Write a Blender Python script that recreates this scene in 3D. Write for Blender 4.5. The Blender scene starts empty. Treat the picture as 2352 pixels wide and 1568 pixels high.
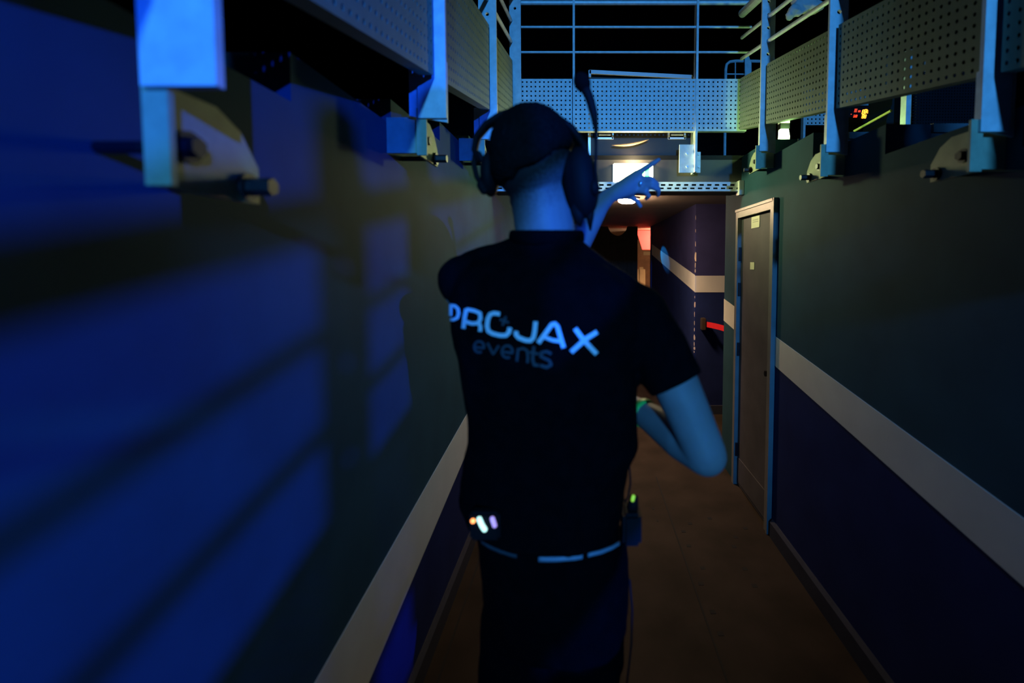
import bpy, bmesh, math, random
from mathutils import Vector, Matrix
from mathutils.bvhtree import BVHTree
random.seed(7)
S = bpy.context.scene
COL = S.collection
PI = math.pi

# ------------------------------------------------------------------ camera
CAMZ, PITCH, F, CX, CY = 1.55, math.radians(3.0), 1045.0, 1335.0, 655.0
cd = bpy.data.cameras.new('camera'); cam = bpy.data.objects.new('camera', cd); COL.objects.link(cam)
cam.location = (0, 0, CAMZ); cam.rotation_euler = (PI/2 - PITCH, 0, 0)
cd.sensor_width = 36; cd.lens = F*36/2352
cd.shift_x = (1176-CX)/2352; cd.shift_y = (CY-784)/2352
cd.clip_start = 0.02
cd.dof.use_dof = True; cd.dof.focus_distance = 3.2; cd.dof.aperture_fstop = 1.7
S.camera = cam

# ------------------------------------------------------------------ world, lights, exposure
S.view_settings.view_transform = 'Standard'; S.view_settings.look = 'None'
S.view_settings.gamma = 1; S.view_settings.use_curve_mapping = False
S.view_settings.exposure = 0.0
w = bpy.data.worlds.new('world'); S.world = w; w.use_nodes = True
w.node_tree.nodes['Background'].inputs[0].default_value = (0.25, 0.45, 1.0, 1)
w.node_tree.nodes['Background'].inputs[1].default_value = 0.0012

def spot(name, loc, target, power, color, angle, blend=.5, radius=.05):
    l = bpy.data.lights.new(name, 'SPOT'); l.energy = power; l.color = color
    l.spot_size = math.radians(angle); l.spot_blend = blend; l.shadow_soft_size = radius
    o = bpy.data.objects.new(name, l); COL.objects.link(o); o.location = loc
    o.rotation_euler = (Vector(target)-Vector(loc)).to_track_quat('-Z', 'Y').to_euler(); return o
def point(name, loc, power, color, radius=.05):
    l = bpy.data.lights.new(name, 'POINT'); l.energy = power; l.color = color; l.shadow_soft_size = radius
    o = bpy.data.objects.new(name, l); COL.objects.link(o); o.location = loc; return o
def area(name, loc, target, power, color, sx, sy, spread=180):
    l = bpy.data.lights.new(name, 'AREA'); l.energy = power; l.color = color; l.shape = 'RECTANGLE'
    l.size = sx; l.size_y = sy; l.spread = math.radians(spread)
    o = bpy.data.objects.new(name, l); COL.objects.link(o); o.location = loc
    o.rotation_euler = (Vector(target)-Vector(loc)).to_track_quat('-Z', 'Y').to_euler(); return o

# deep-blue stage wash from high on the right: throws the railing's shadow on the left wall
spot('blue_side_wash', (3.12, -5.2, 2.80), (-.6, 1.35, 1.22), 3000, (.004, .085, 1.0), 22, .8, .035)
# cyan-blue stage light from behind the camera: posts, bridge panel, neck, arm, lettering
spot('blue_back_wash', (.55, -5.6, 3.0), (.35, 2.6, 2.4), 1500, (.05, .36, 1.0), 40, .7, .12)

# ------------------------------------------------------------------ helpers
_cp, _sp = math.cos(PITCH), math.sin(PITCH)
def _ray(px, py):
    u, v = (px-CX)/F, (CY-py)/F
    return Vector((u, _cp+v*_sp, -_sp+v*_cp))
def PX(px, py, X): d = _ray(px, py); t = X/d.x; return Vector((X, d.y*t, CAMZ+d.z*t))
def PY(px, py, Y): d = _ray(px, py); t = Y/d.y; return Vector((d.x*t, Y, CAMZ+d.z*t))
def PZ(px, py, Z): d = _ray(px, py); t = (Z-CAMZ)/d.z; return Vector((d.x*t, d.y*t, Z))
def line(p, q):           # z as a linear function of y
    k = (q.z-p.z)/(q.y-p.y); return lambda y: p.z+k*(y-p.y)

def mat(name, col, rough=.6, metal=0, var=.15, scale=12, bump=0.0, emit=None, es=0, spec=.5):
    m = bpy.data.materials.new(name); m.use_nodes = True; nt = m.node_tree; n = nt.nodes
    b = n['Principled BSDF']
    b.inputs['Roughness'].default_value = rough; b.inputs['Metallic'].default_value = metal
    b.inputs['Specular IOR Level'].default_value = spec
    if emit:
        b.inputs['Base Color'].default_value = (*col, 1)
        b.inputs['Emission Color'].default_value = (*emit, 1); b.inputs['Emission Strength'].default_value = es
        return m
    tc = n.new('ShaderNodeTexCoord'); no = n.new('ShaderNodeTexNoise')
    no.inputs['Scale'].default_value = scale; no.inputs['Detail'].default_value = 4
    nt.links.new(tc.outputs['Object'], no.inputs['Vector'])
    r = n.new('ShaderNodeValToRGB')
    r.color_ramp.elements[0].color = (*[c*(1-var) for c in col], 1); r.color_ramp.elements[0].position = .3
    r.color_ramp.elements[1].color = (*[min(1, c*(1+var)) for c in col], 1); r.color_ramp.elements[1].position = .7
    nt.links.new(no.outputs['Fac'], r.inputs['Fac']); nt.links.new(r.outputs['Color'], b.inputs['Base Color'])
    if bump:
        bp = n.new('ShaderNodeBump'); bp.inputs['Strength'].default_value = bump; bp.inputs['Distance'].default_value = .01
        nt.links.new(no.outputs['Fac'], bp.inputs['Height']); nt.links.new(bp.outputs['Normal'], b.inputs['Normal'])
    return m
M = dict(
 upper=mat('grey_teal_wall_paint', (.024, .068, .100), .7, var=.12, scale=5, bump=.05, spec=.08),
 tunnel=mat('tunnel_wall_paint', (.036, .036, .11), .7, var=.12, scale=5, bump=.05, spec=.08),
 lower=mat('navy_wall_paint', (.014, .024, .10), .7, var=.15, scale=5, bump=.05, spec=.08),
 stripe=mat('cream_stripe_paint', (.60, .60, .55), .7, var=.05, scale=6, spec=.1),
 floor=mat('worn_floor_sheet', (.024, .017, .0125), .7, var=.45, scale=3.5, bump=.08, spec=.12),
 slot=mat('dark_slot', (.002, .002, .002), .9),
 base=mat('skirting_paint', (.035, .04, .06), .6, var=.1, spec=.15),
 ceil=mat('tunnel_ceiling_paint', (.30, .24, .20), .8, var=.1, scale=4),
 lintel=mat('lintel_paint', (.085, .075, .065), .7, var=.2, scale=6),
 deck=mat('deck_sheet', (.05, .055, .07), .7, var=.2, scale=4),
 nosing=mat('nosing_metal', (.12, .13, .15), .5, .3),
 black=mat('black_void_paint', (.006, .006, .008), .9),
 drape=mat('black_drape_cloth', (.008, .008, .008), .95, bump=.3),
 galv=mat('galvanised_steel', (.66, .70, .72), .5, .2, var=.12, scale=30),
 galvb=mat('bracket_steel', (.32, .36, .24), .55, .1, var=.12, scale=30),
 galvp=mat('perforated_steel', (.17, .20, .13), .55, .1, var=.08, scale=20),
 dsteel=mat('dark_oiled_bolt', (.03, .03, .035), .4, .6),
 door=mat('door_grey_paint', (.075, .075, .09), .6, var=.15, scale=7, spec=.15),
 frame=mat('door_frame_paint', (.16, .165, .17), .4, var=.1),
 hinge=mat('black_hinge', (.01, .01, .015), .4, .5),
 label=mat('door_label', (.55, .58, .42), .5, var=.05),
 labelink=mat('label_print', (.25, .28, .2), .5, var=.0),
 chip=mat('bare_plaster', (.75, .6, .45), .9, var=.2),
 white=mat('white_plastic', (.75, .74, .72), .4, var=.03),
 case=mat('black_case_laminate', (.008, .008, .01), .5),
 alu=mat('aluminium_edge', (.75, .78, .8), .3, .5, var=.05),
 redbelt=mat('red_belt', (.6, .01, .02), .6, var=.1),
 cassette=mat('belt_cassette', (.12, .09, .06), .35, .6),
 shirt=mat('black_tshirt_cotton', (.0022, .0022, .003), .95, var=.2, scale=40, bump=.05, spec=.03),
 trouser=mat('black_trouser_cloth', (.0018, .0018, .0024), .95, var=.2, scale=40, spec=.03),
 skin=mat('skin', (.25, .20, .19), .55, var=.08, scale=18, bump=.02, spec=.3),
 hair=mat('dark_short_hair', (.006, .005, .005), .85, var=.3, scale=120, bump=.4, spec=.05),
 eye=mat('eye', (.6, .6, .6), .2, var=.02),
 shoe=mat('black_shoe', (.01, .01, .01), .5),
 ink=mat('white_shirt_print', (.8, .82, .85), .6, var=.02),
 ink2=mat('grey_shirt_print', (.05, .055, .065), .7, var=.05),
 plastic=mat('black_plastic', (.006, .006, .007), .7, spec=.12),
 foam=mat('black_foam', (.004, .004, .004), .95, spec=.05),
 belt=mat('reflective_belt', (.30, .34, .42), .45, var=.08),
 cloth=mat('white_cloth', (.45, .42, .42), .9, var=.1),
 ring=mat('silver_ring', (.9, .85, .8), .2, .8, var=.02),
 green=mat('green_band', (.06, .6, .08), .5, var=.1),
 yel=mat('pale_yellow_bar', (.6, .6, .2), .5, var=.1),
 e_sign=mat('lit_sign_face', (1, 1, 1), .5, emit=(.96, 1.0, .72), es=4),
 e_green=mat('lit_sign_green', (.1, .8, .3), .5, emit=(.08, 1.0, .30), es=1.4),
 e_lamp=mat('ceiling_lamp_glass', (1, 1, 1), .5, emit=(1.0, .66, .40), es=290),
 e_work=mat('work_lamp_tube', (1, 1, 1), .5, emit=(.75, 1.0, .55), es=9),
 e_red=mat('red_led_digit', (1, .1, .05), .5, emit=(1.0, .06, .02), es=1.6),
 e_amber=mat('amber_led_digit', (1, .5, .1), .5, emit=(1.0, .30, .02), es=3.2),
 e_orange=mat('orange_led', (1, .5, .2), .5, emit=(1.0, .30, .07), es=3),
 e_cyan=mat('pale_green_led', (.8, 1, 1), .5, emit=(.55, 1.0, .82), es=1.6),
 e_violet=mat('violet_led', (.7, .5, 1), .5, emit=(.50, .36, .85), es=.9),
 e_lime=mat('lime_led', (.5, 1, .1), .5, emit=(.35, .75, .04), es=.7),
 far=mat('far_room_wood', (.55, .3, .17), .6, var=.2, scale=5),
 redwall=mat('red_banner_cloth', (.75, .035, .04), .8, var=.05),
 cream=mat('cream_cloth', (.85, .7, .45), .8, var=.05),
)

def hair_shade_fade(m, hx, hz):  # short hair fade, slanted to put the left nape's shade into the skin colour
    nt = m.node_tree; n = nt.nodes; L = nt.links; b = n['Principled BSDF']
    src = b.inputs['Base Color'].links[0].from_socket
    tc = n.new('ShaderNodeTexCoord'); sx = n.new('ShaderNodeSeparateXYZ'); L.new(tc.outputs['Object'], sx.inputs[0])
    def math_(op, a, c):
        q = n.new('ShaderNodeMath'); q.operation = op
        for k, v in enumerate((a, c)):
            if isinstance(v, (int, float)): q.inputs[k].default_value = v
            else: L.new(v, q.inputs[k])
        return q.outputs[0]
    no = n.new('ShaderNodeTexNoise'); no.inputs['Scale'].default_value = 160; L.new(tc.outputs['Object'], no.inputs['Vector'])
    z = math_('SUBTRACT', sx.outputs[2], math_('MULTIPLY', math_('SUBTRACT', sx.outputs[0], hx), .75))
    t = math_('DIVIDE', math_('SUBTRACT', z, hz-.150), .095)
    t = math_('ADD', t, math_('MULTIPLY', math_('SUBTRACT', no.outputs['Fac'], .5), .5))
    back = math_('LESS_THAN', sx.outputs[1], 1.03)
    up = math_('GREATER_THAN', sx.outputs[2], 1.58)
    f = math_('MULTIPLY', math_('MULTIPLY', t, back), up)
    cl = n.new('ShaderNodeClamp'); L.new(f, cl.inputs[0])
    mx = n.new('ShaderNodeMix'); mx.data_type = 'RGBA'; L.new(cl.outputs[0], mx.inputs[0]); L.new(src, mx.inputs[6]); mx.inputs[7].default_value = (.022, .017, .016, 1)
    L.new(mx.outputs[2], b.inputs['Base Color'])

def obj(name, bm, m, parent=None, smooth=False, loc=None):
    me = bpy.data.meshes.new(name); bmesh.ops.recalc_face_normals(bm, faces=bm.faces[:]) if not getattr(bm, 'tag_keep', 0) else None
    bm.to_mesh(me); bm.free()
    for x in (m if isinstance(m, (list, tuple)) else [m]): me.materials.append(x)
    if smooth:
        for p in me.polygons: p.use_smooth = True
    o = bpy.data.objects.new(name, me); COL.objects.link(o)
    if loc: o.location = loc
    if parent:
        o.parent = parent; o.matrix_parent_inverse = Matrix.Translation(-world_loc(parent))
    return o
def world_loc(o):
    v = o.location.copy()
    p = o.parent
    # parents are placed by their location only and children carry the inverse, so the sum is the location itself
    return v
def empty(name, loc, label=None, cat=None, group=None):
    o = bpy.data.objects.new(name, None); COL.objects.link(o); o.location = loc; o.empty_display_size = .1
    tag(o, label, cat, group); return o
def tag(o, label=None, cat=None, group=None, kind=None):
    if label: o['label'] = label
    if cat: o['category'] = cat
    if group: o['group'] = group
    if kind: o['kind'] = kind
    return o
def struct(name, bm, m, parent=None):
    o = obj(name, bm, m, parent)
    if not parent: o['kind'] = 'structure'
    return o
B = bmesh.new
def box(bm, a, b, mi=0):
    x0, x1 = sorted((a[0], b[0])); y0, y1 = sorted((a[1], b[1])); z0, z1 = sorted((a[2], b[2]))
    v = [bm.verts.new(c) for c in ((x0,y0,z0),(x1,y0,z0),(x1,y1,z0),(x0,y1,z0),(x0,y0,z1),(x1,y0,z1),(x1,y1,z1),(x0,y1,z1))]
    for f in ((0,3,2,1),(4,5,6,7),(0,1,5,4),(1,2,6,5),(2,3,7,6),(3,0,4,7)):
        fc = bm.faces.new([v[i] for i in f]); fc.material_index = mi
    return bm
def prism(bm, pts, off, mi=0):   # polygon extruded by a vector
    off = Vector(off); a = [bm.verts.new(Vector(p)) for p in pts]; b = [bm.verts.new(Vector(p)+off) for p in pts]
    n = len(a)
    for f in [bm.faces.new(a[::-1]), bm.faces.new(b)]+[bm.faces.new([a[i], a[(i+1) % n], b[(i+1) % n], b[i]]) for i in range(n)]:
        f.material_index = mi
    return bm
def tube(bm, pts, r, seg=12, caps=True, sq=(1, 1), up=None, mi=0):
    pts = [Vector(p) for p in pts]; n = len(pts); rs = r if isinstance(r, (list, tuple)) else [r]*n; rings = []
    prev = None
    for i, p in enumerate(pts):
        t = (pts[min(i+1, n-1)]-pts[max(i-1, 0)]).normalized()
        if prev is None:
            ref = Vector(up) if up else (Vector((0, 0, 1)) if abs(t.z) < .9 else Vector((1, 0, 0)))
        else: ref = prev
        a = (ref-t*ref.dot(t)).normalized(); b = t.cross(a); prev = a
        rings.append([bm.verts.new(p+(a*math.cos(q*2*PI/seg)*sq[0]+b*math.sin(q*2*PI/seg)*sq[1])*rs[i]) for q in range(seg)])
    for i in range(n-1):
        for q in range(seg):
            f = bm.faces.new([rings[i][q], rings[i][(q+1) % seg], rings[i+1][(q+1) % seg], rings[i+1][q]]); f.material_index = mi
    if caps: bm.faces.new(rings[0][::-1]); bm.faces.new(rings[-1])
    return bm
def ell(bm, c, r, seg=20, rot=None):
    mt = Matrix.Translation(Vector(c)) @ ((rot or Matrix.Identity(3)).to_4x4()) @ Matrix.Diagonal((*[v for v in r], 1))
    bmesh.ops.create_uvsphere(bm, u_segments=seg, v_segments=seg//2+2, radius=1, matrix=mt); return bm
def cap_tube(bm, pts, r, seg=14):     # tapered limb with round ends (for remeshing)
    rs = r if isinstance(r, (list, tuple)) else [r]*len(pts)
    tube(bm, pts, rs, seg)
    for p, q in zip(pts, rs): ell(bm, p, (q, q, q), 12)
    return bm
def cyl(bm, a, b, r, seg=12): return tube(bm, [a, b], r, seg)
def perf(bm, fn, nu, nv, rr=.24, back=None, skip=None):
    """perforated sheet: fn(u, v, s) -> point for cell coordinates; s = 0 front face, 1 back face"""
    for i in range(nu):
        for j in range(nv):
            vs = []
            for s in (0, 1):
                c = [bm.verts.new(fn(i+a, j+b, s)) for a, b in ((0, 0), (1, 0), (1, 1), (0, 1))]
                h = [bm.verts.new(fn(i+.5+rr*math.cos(-3*PI/4+k*PI/4), j+.5+rr*math.sin(-3*PI/4+k*PI/4), s)) for k in range(8)]
                vs.append((c, h))
                for k in range(4):
                    c0, c1 = c[k], c[(k+1) % 4]; h0, h1, h2 = h[2*k], h[2*k+1], h[(2*k+2) % 8]
                    for f in ((c0, c1, h1), (c0, h1, h0), (c1, h2, h1)):
                        bm.faces.new(f if s == 0 else f[::-1])
            h0, h1 = vs[0][1], vs[1][1]
            for k in range(8):
                bm.faces.new((h0[k], h0[(k+1) % 8], h1[(k+1) % 8], h1[k]))
    return bm

# ------------------------------------------------------------------ key planes
XL, XR = -.60, 1.08                    # corridor walls
YP = 3.10                              # portal plane
YJ = 4.56                              # wall that steps back inside the tunnel
XT = PY(1597, 600, YJ).x               # right side wall of the tunnel
ZC = 2.12                              # tunnel ceiling
YE = 7.4                               # curtain
sRt = line(PX(1778, 770, XR), PX(2352, 1190, XR)); sRb = line(PX(1775, 835, XR), PX(2352, 1346, XR))
sLt = line(PX(1075, 945, XL), PX(722, 1568, XL)); sLb = line(PX(1078, 1022, XL), PX(845, 1568, XL))
SR = [(-9, 1.13), (-2.45, 1.23), (-1.94, 1.33), (-1.43, 1.43), (-.92, 1.53), (-.41, 1.63), (.11, 1.73), (.62, 1.83), (1.13, 1.93), (1.64, 2.035), (2.15, 2.148), (2.65, 2.25)]
SL = [(-9, 1.60), (-.54, 1.70), (-.04, 1.79), (.46, 1.88), (.96, 1.98), (1.46, 2.06), (1.96, 2.14), (2.46, 2.22)]
def lev(T, y):
    z = T[0][1]
    for a, b in T:
        if y >= a: z = b
    return z
def tR(y): return lev(SR, y)
def tL(y): return lev(SL, y)
def piece(bm, x, y0, y1, z0, z1, t, mi):
    """slab with sloping edges in a side wall; z0/z1 functions of y"""
    prism(bm, [(x, y0, z0(y0)), (x, y1, z0(y1)), (x, y1, z1(y1)), (x, y0, z1(y0))], (t, 0, 0), mi)
Z0 = lambda y: 0.0

# ------------------------------------------------------------------ shell
struct('floor', box(B(), (-.9, -3.4, -.12), (2.6, 12.5, 0)), M['floor'])
# floor seams, thin metal joint strips laid along the floor
for i, (x, y0, y1) in enumerate(((-.53, -2.0, YP), (PZ(1620, 1420, 0).x, -2.0, 3.2))):
    tag(struct('trim_%d' % (i+1), box(B(), (x-.004, y0, -.002), (x+.004, y1, .0015)), M['slot']), None)
slot_px = ((1570, 1220), (1582, 1253), (1610, 1340), (1614, 1304), (1637, 1405), (1655, 1455), (1630, 1190), (1585, 1202), (1686, 1255), (1690, 1233), (1712, 1213), (1711, 1306), (1733, 1345), (1510, 1195), (1500, 1168))
bm = B()
for q in slot_px:
    p = PZ(q[0], q[1], 0); r = .012 if q[0] not in (1510, 1500) else .006
    box(bm, (p.x-r, p.y-.011, -.004), (p.x+r, p.y+.011, .0012))
fl = bpy.data.objects['floor']; o = obj('lifting_slot', bm, M['slot'], fl); o['kind'] = 'stuff'

bm = B()
def steps(T, end):
    out = []
    for k, (a, z) in enumerate(T):
        b = T[k+1][0] if k+1 < len(T) else end
        out.append((max(a, -3.2), b, (lambda y, z=z: z)))
    return out
for a, b, tf_ in steps(SL, YP):
    piece(bm, XL, a, b, Z0, sLb, -.16, 1); piece(bm, XL, a, b, sLb, sLt, -.16, 0)
    piece(bm, XL, a, b, sLt, tf_, -.16, 0)
wl = struct('wall_left', bm, [M['upper'], M['lower']])
bm = B(); piece(bm, XL+.0025, -1.2, YP, sLb, sLt, -.003, 0)
o = obj('painted_stripe', bm, M['stripe'], wl); o['label'] = 'pale painted stripe'

dpx = (1787, 1696)
DY0, DY1 = PX(1787, 454, XR).y, PX(1697, 496, XR).y
DZ = PX(1787, 457, XR).z
YW = PX(1665, 600, XR).y
bm = B()
for a, b, tf_ in steps(SR, YP):
    m_ = min(b, DY0)
    if a < DY0:
        piece(bm, XR, a, m_, Z0, sRb, .16, 1); piece(bm, XR, a, m_, sRb, sRt, .16, 0); piece(bm, XR, a, m_, sRt, tf_, .16, 0)
    if b > DY0: piece(bm, XR, max(a, DY0), b, lambda y: DZ, tf_, .16, 0)
piece(bm, XR, YP, YW, lambda y: DZ if y < DY1 else DZ, lambda y: ZC+.02, .16, 0)
piece(bm, XR, DY1, YW, Z0, lambda y: DZ, .16, 0)
wr = struct('wall_right', bm, [M['upper'], M['lower']])
bm = B(); piece(bm, XR-.0025, -1.2, DY0-.0, sRb, sRt, .003, 0)
piece(bm, XR-.0025, DY1+.02, YW, line(PX(1685, 745, XR), PX(1672, 738, XR)) if 0 else sRb, sRt, .003, 0)
o = obj('painted_stripe', bm, M['stripe'], wr); o['label'] = 'pale painted stripe'
# skirtings
bm = prism(B(), [(XR, -1.5, 0), (XR-.018, -1.5, 0), (XR-.018, -1.5, .085), (XR-.006, -1.5, .1), (XR, -1.5, .1)], (0, DY0+1.47, 0))
struct('baseboard_right', bm, M['base'])
bm = prism(B(), [(XL, -1.5, 0), (XL+.018, -1.5, 0), (XL+.018, -1.5, .085), (XL+.006, -1.5, .1), (XL, -1.5, .1)], (0, YP+1.5, 0))
struct('baseboard_left', bm, M['base'])

# portal lintel
lz0 = PY(1500, 438, YP).z
bm = B(); box(bm, (XL-.16, YP, lz0), (XR, YP+.22, 2.232))
struct('trim_3', bm, M['lintel'])
# tunnel
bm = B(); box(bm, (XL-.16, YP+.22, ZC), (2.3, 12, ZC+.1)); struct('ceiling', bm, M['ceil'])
bm = B()
piece(bm, XL, YP, 12, Z0, lambda y: ZC, -.16, 0); struct('wall_tunnel_left', bm, M['upper'])
# jog wall and tunnel right wall, two-tone with stripe
jz0, jz1 = PY(1630, 671, YJ).z, PY(1630, 633, YJ).z
tt = line(PX(1597, 632, XT), PX(1512, 571, XT)); tb = line(PX(1597, 671, XT), PX(1506, 592, XT))
bm = B()
box(bm, (XT, YJ, 0), (2.3, YJ+.12, jz0), 1); box(bm, (XT, YJ, jz0), (2.3, YJ+.12, ZC), 0)
struct('wall_jog', bm, [M['tunnel'], M['lower']])
o = obj('painted_stripe', box(B(), (XT-.002, YJ-.003, jz0), (2.29, YJ+.001, jz1)), M['stripe'], bpy.data.objects['wall_jog']); o['label'] = 'pale painted stripe'
bm = B()
piece(bm, XT, YJ+.121, YE+.1, Z0, tb, .12, 1); piece(bm, XT, YJ+.121, YE+.1, tb, lambda y: ZC, .12, 0)
struct('wall_tunnel_right', bm, [M['tunnel'], M['lower']])
bm = B(); piece(bm, XT-.0025, YJ, YE, tb, tt, .003, 0)
o = obj('painted_stripe', bm, M['stripe'], bpy.data.objects['wall_tunnel_right']); o['label'] = 'pale painted stripe'
struct('baseboard_jog', box(B(), (XT-.012, YJ-.014, 0), (2.29, YJ, .09)), M['base'])
struct('wall_niche', box(B(), (2.3, YP, 0), (2.42, YJ+.12, ZC)), M['lower'])
struct('wall_niche_front', box(B(), (XR+.16, YW-.12, 0), (2.3, YW, ZC)), M['lower'])
# chipped paint on the corner
bm = B()
for (py, h, wd) in ((500, 12, .7), (530, 9, .6), (560, 14, 1), (590, 26, 2.6), (610, 16, 1.4), (622, 10, 1.6), (682, 6, .8), (700, 16, 1.9), (722, 14, .9), (742, 12, 1), (757, 10, 1.2), (775, 16, 2.2), (790, 12, 1.4), (800, 8, 2.4), (808, 5, 1.2)):
    c = PY(1597, py, YJ-.004); hh = h*.5*YJ/F; ww = wd*YJ/F
    n = 7; pts = []
    for k in range(n):
        a = 2*PI*k/n; q = random.uniform(.6, 1.1)
        pts.append((XT-.002+abs(ww)*.5+ww*.75*math.cos(a)*q, YJ-.002, c.z+hh*math.sin(a)*q))
    prism(bm, pts, (0, .002, 0))
    prism(bm, [(XT-.002, YJ-.002, c.z-hh*.8), (XT-.002, YJ+ww*2, c.z-hh*.2), (XT-.002, YJ+ww*1.4, c.z+hh*.5), (XT-.002, YJ-.002, c.z+hh*.9)], (.002, 0, 0))
struct('trim_4', bm, M['chip'])
# far room
struct('wall_far_right', box(B(), (2.3, YE, 0), (2.42, 12, ZC)), M['far'])
struct('wall_far', box(B(), (XL-.16, 12, 0), (2.4, 12.15, ZC)), M['far'])

# dark hall around and above
struct('ceiling_hall', box(B(), (-8, -7, 7), (9, 16, 7.1)), M['black'])
struct('wall_hall_back', box(B(), (-8, 15, -.2), (9, 15.1, 7)), M['black'])
struct('wall_hall_front', box(B(), (-8, -7.1, -.2), (9, -7, 7)), M['black'])
struct('wall_hall_left', box(B(), (-8.1, -7, -.2), (-8, 15, 7)), M['black'])
struct('wall_hall_right', box(B(), (9, -7, -.2), (9.1, 15, 7)), M['black'])
# stepped decks behind the two walls: treads, risers and nosings
n_ = 10
for T, x0, x1, end in ((SL, -6.7, XL-.001, YP), (SR, XR+.001, 7.2, YP)):
    bm = B(); nb = B()
    for a, b, tf_ in steps(T, end):
        z = tf_(0); xa, xb = (x0, XL-.161) if x0 < 0 else (XR+.161, x1)
        box(bm, (xa, a, z-.25), (xb, b, z-.002))
        box(nb, (xa, a-.012, z-.03), (xb, a-.001, z)); box(nb, (xa, a-.001, z-.001), (xb, a+.04, z+.002))
    struct('trim_%d' % n_, bm, M['deck']); struct('trim_%d' % (n_+1), nb, M['nosing']); n_ += 2
bm = B(); box(bm, (-6.7, YP+.23, 2.20), (7.2, 15, 2.262)); struct('trim_7', bm, M['black'])

# ------------------------------------------------------------------ door in the right wall
dr = empty('door_1', (XR, (DY0+DY1)/2, 0)); dr['kind'] = 'structure'
fw = .05
bm = B()
def fbox(y0, y1, z0, z1, x0=XR-.02, x1=XR+.05): box(bm, (x0, y0, z0), (x1, y1, z1))
fbox(DY0, DY0+fw, 0, DZ); fbox(DY1-fw*.8, DY1, 0, DZ); fbox(DY0+fw, DY1-fw*.8, DZ-fw, DZ)
fbox(DY0-.008, DY0+.012, 0, DZ+.008, XR-.026, XR+.01); fbox(DY0, DY1, DZ-.008, DZ+.008, XR-.026, XR+.01)
obj('door_frame', bm, M['frame'], dr)
y0, y1 = DY0+fw+.004, DY1-fw*.8-.004
leaf = obj('door_leaf', box(B(), (XR+.006, y0, .008), (XR+.046, y1, DZ-fw-.004)), M['door'], dr)
for z in (.25, .95, 1.36, 1.6):
    obj('hinge', box(B(), (XR-.012, y1-.012, z-.045), (XR+.004, y1+.02, z+.045)), M['hinge'], dr)
a = PX(1725, 497, XR); b = PX(1743, 521, XR)
lab = obj('door_label', box(B(), (XR+.003, b.y, b.z), (XR+.0065, a.y, a.z-.005)), M['label'], leaf); lab['label'] = 'pale paper label near the top of the door'
bm = B()
for k in (.62, .45): box(bm, (XR+.002, b.y+.02, b.z+(a.z-b.z)*k), (XR+.0035, a.y-.025, b.z+(a.z-b.z)*(k+.07)))
obj('label_print', bm, M['labelink'], leaf)
a = PX(1722, 602, XR); b = PX(1731, 619, XR)
o = obj('sticker', box(B(), (XR+.003, b.y, b.z), (XR+.0065, a.y, a.z)), M['label'], leaf); o['label'] = 'small pale sticker at mid height'
c = PX(1760, 858, XR)
bm = B(); cyl(bm, (XR+.008, c.y, c.z), (XR-.008, c.y, c.z), .017, 16); obj('lock_cylinder', bm, M['hinge'], leaf)
obj('kick_plate', box(B(), (XR+.002, y0+.03, .03), (XR+.0065, y1-.03, .20)), M['door'], leaf)

# ------------------------------------------------------------------ railings
def bracket(parent, x, y, ztop, side, t=1.0, spacer=True):
    """bolted angle: plate in the plane of the post's inner edge, held off the wall by a flange"""
    W, H = .17*t, .12*t
    xw = XL if side > 0 else XR
    pts = [(x, y, ztop), (x, y+W*.55, ztop), (x, y+W*.8, ztop-H*.18), (x, y+W, ztop-H*.55), (x, y+W, ztop-H), (x, y, ztop-H)]
    bm = prism(B(), pts, (-.008*side, 0, 0))
    box(bm, (x-.008*side, y-.004, ztop-H), (x+.022*side, y+.004, ztop+.02))
    if spacer: box(bm, (xw+.001*side, y+.02, ztop-H*.9), (x-.008*side, y+.028, ztop))
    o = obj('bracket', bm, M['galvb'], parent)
    for k, (yy, zz) in enumerate(((y+W*.25, ztop-H*.55), (y+W*.84, ztop-H*.82))):
        b = B(); cyl(b, (x+.001*side, yy, zz), (x+.007*side, yy, zz), .020*t, 16); tube(b, [(x+.007*side, yy, zz), (x+(.018 if k == 0 else .04)*side, yy, zz)], .013*t, 6)
        cyl(b, (xw+.001*side, yy, zz), (x, yy, zz), .008*t)
        obj('bolt', b, M['dsteel'], o)
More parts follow.
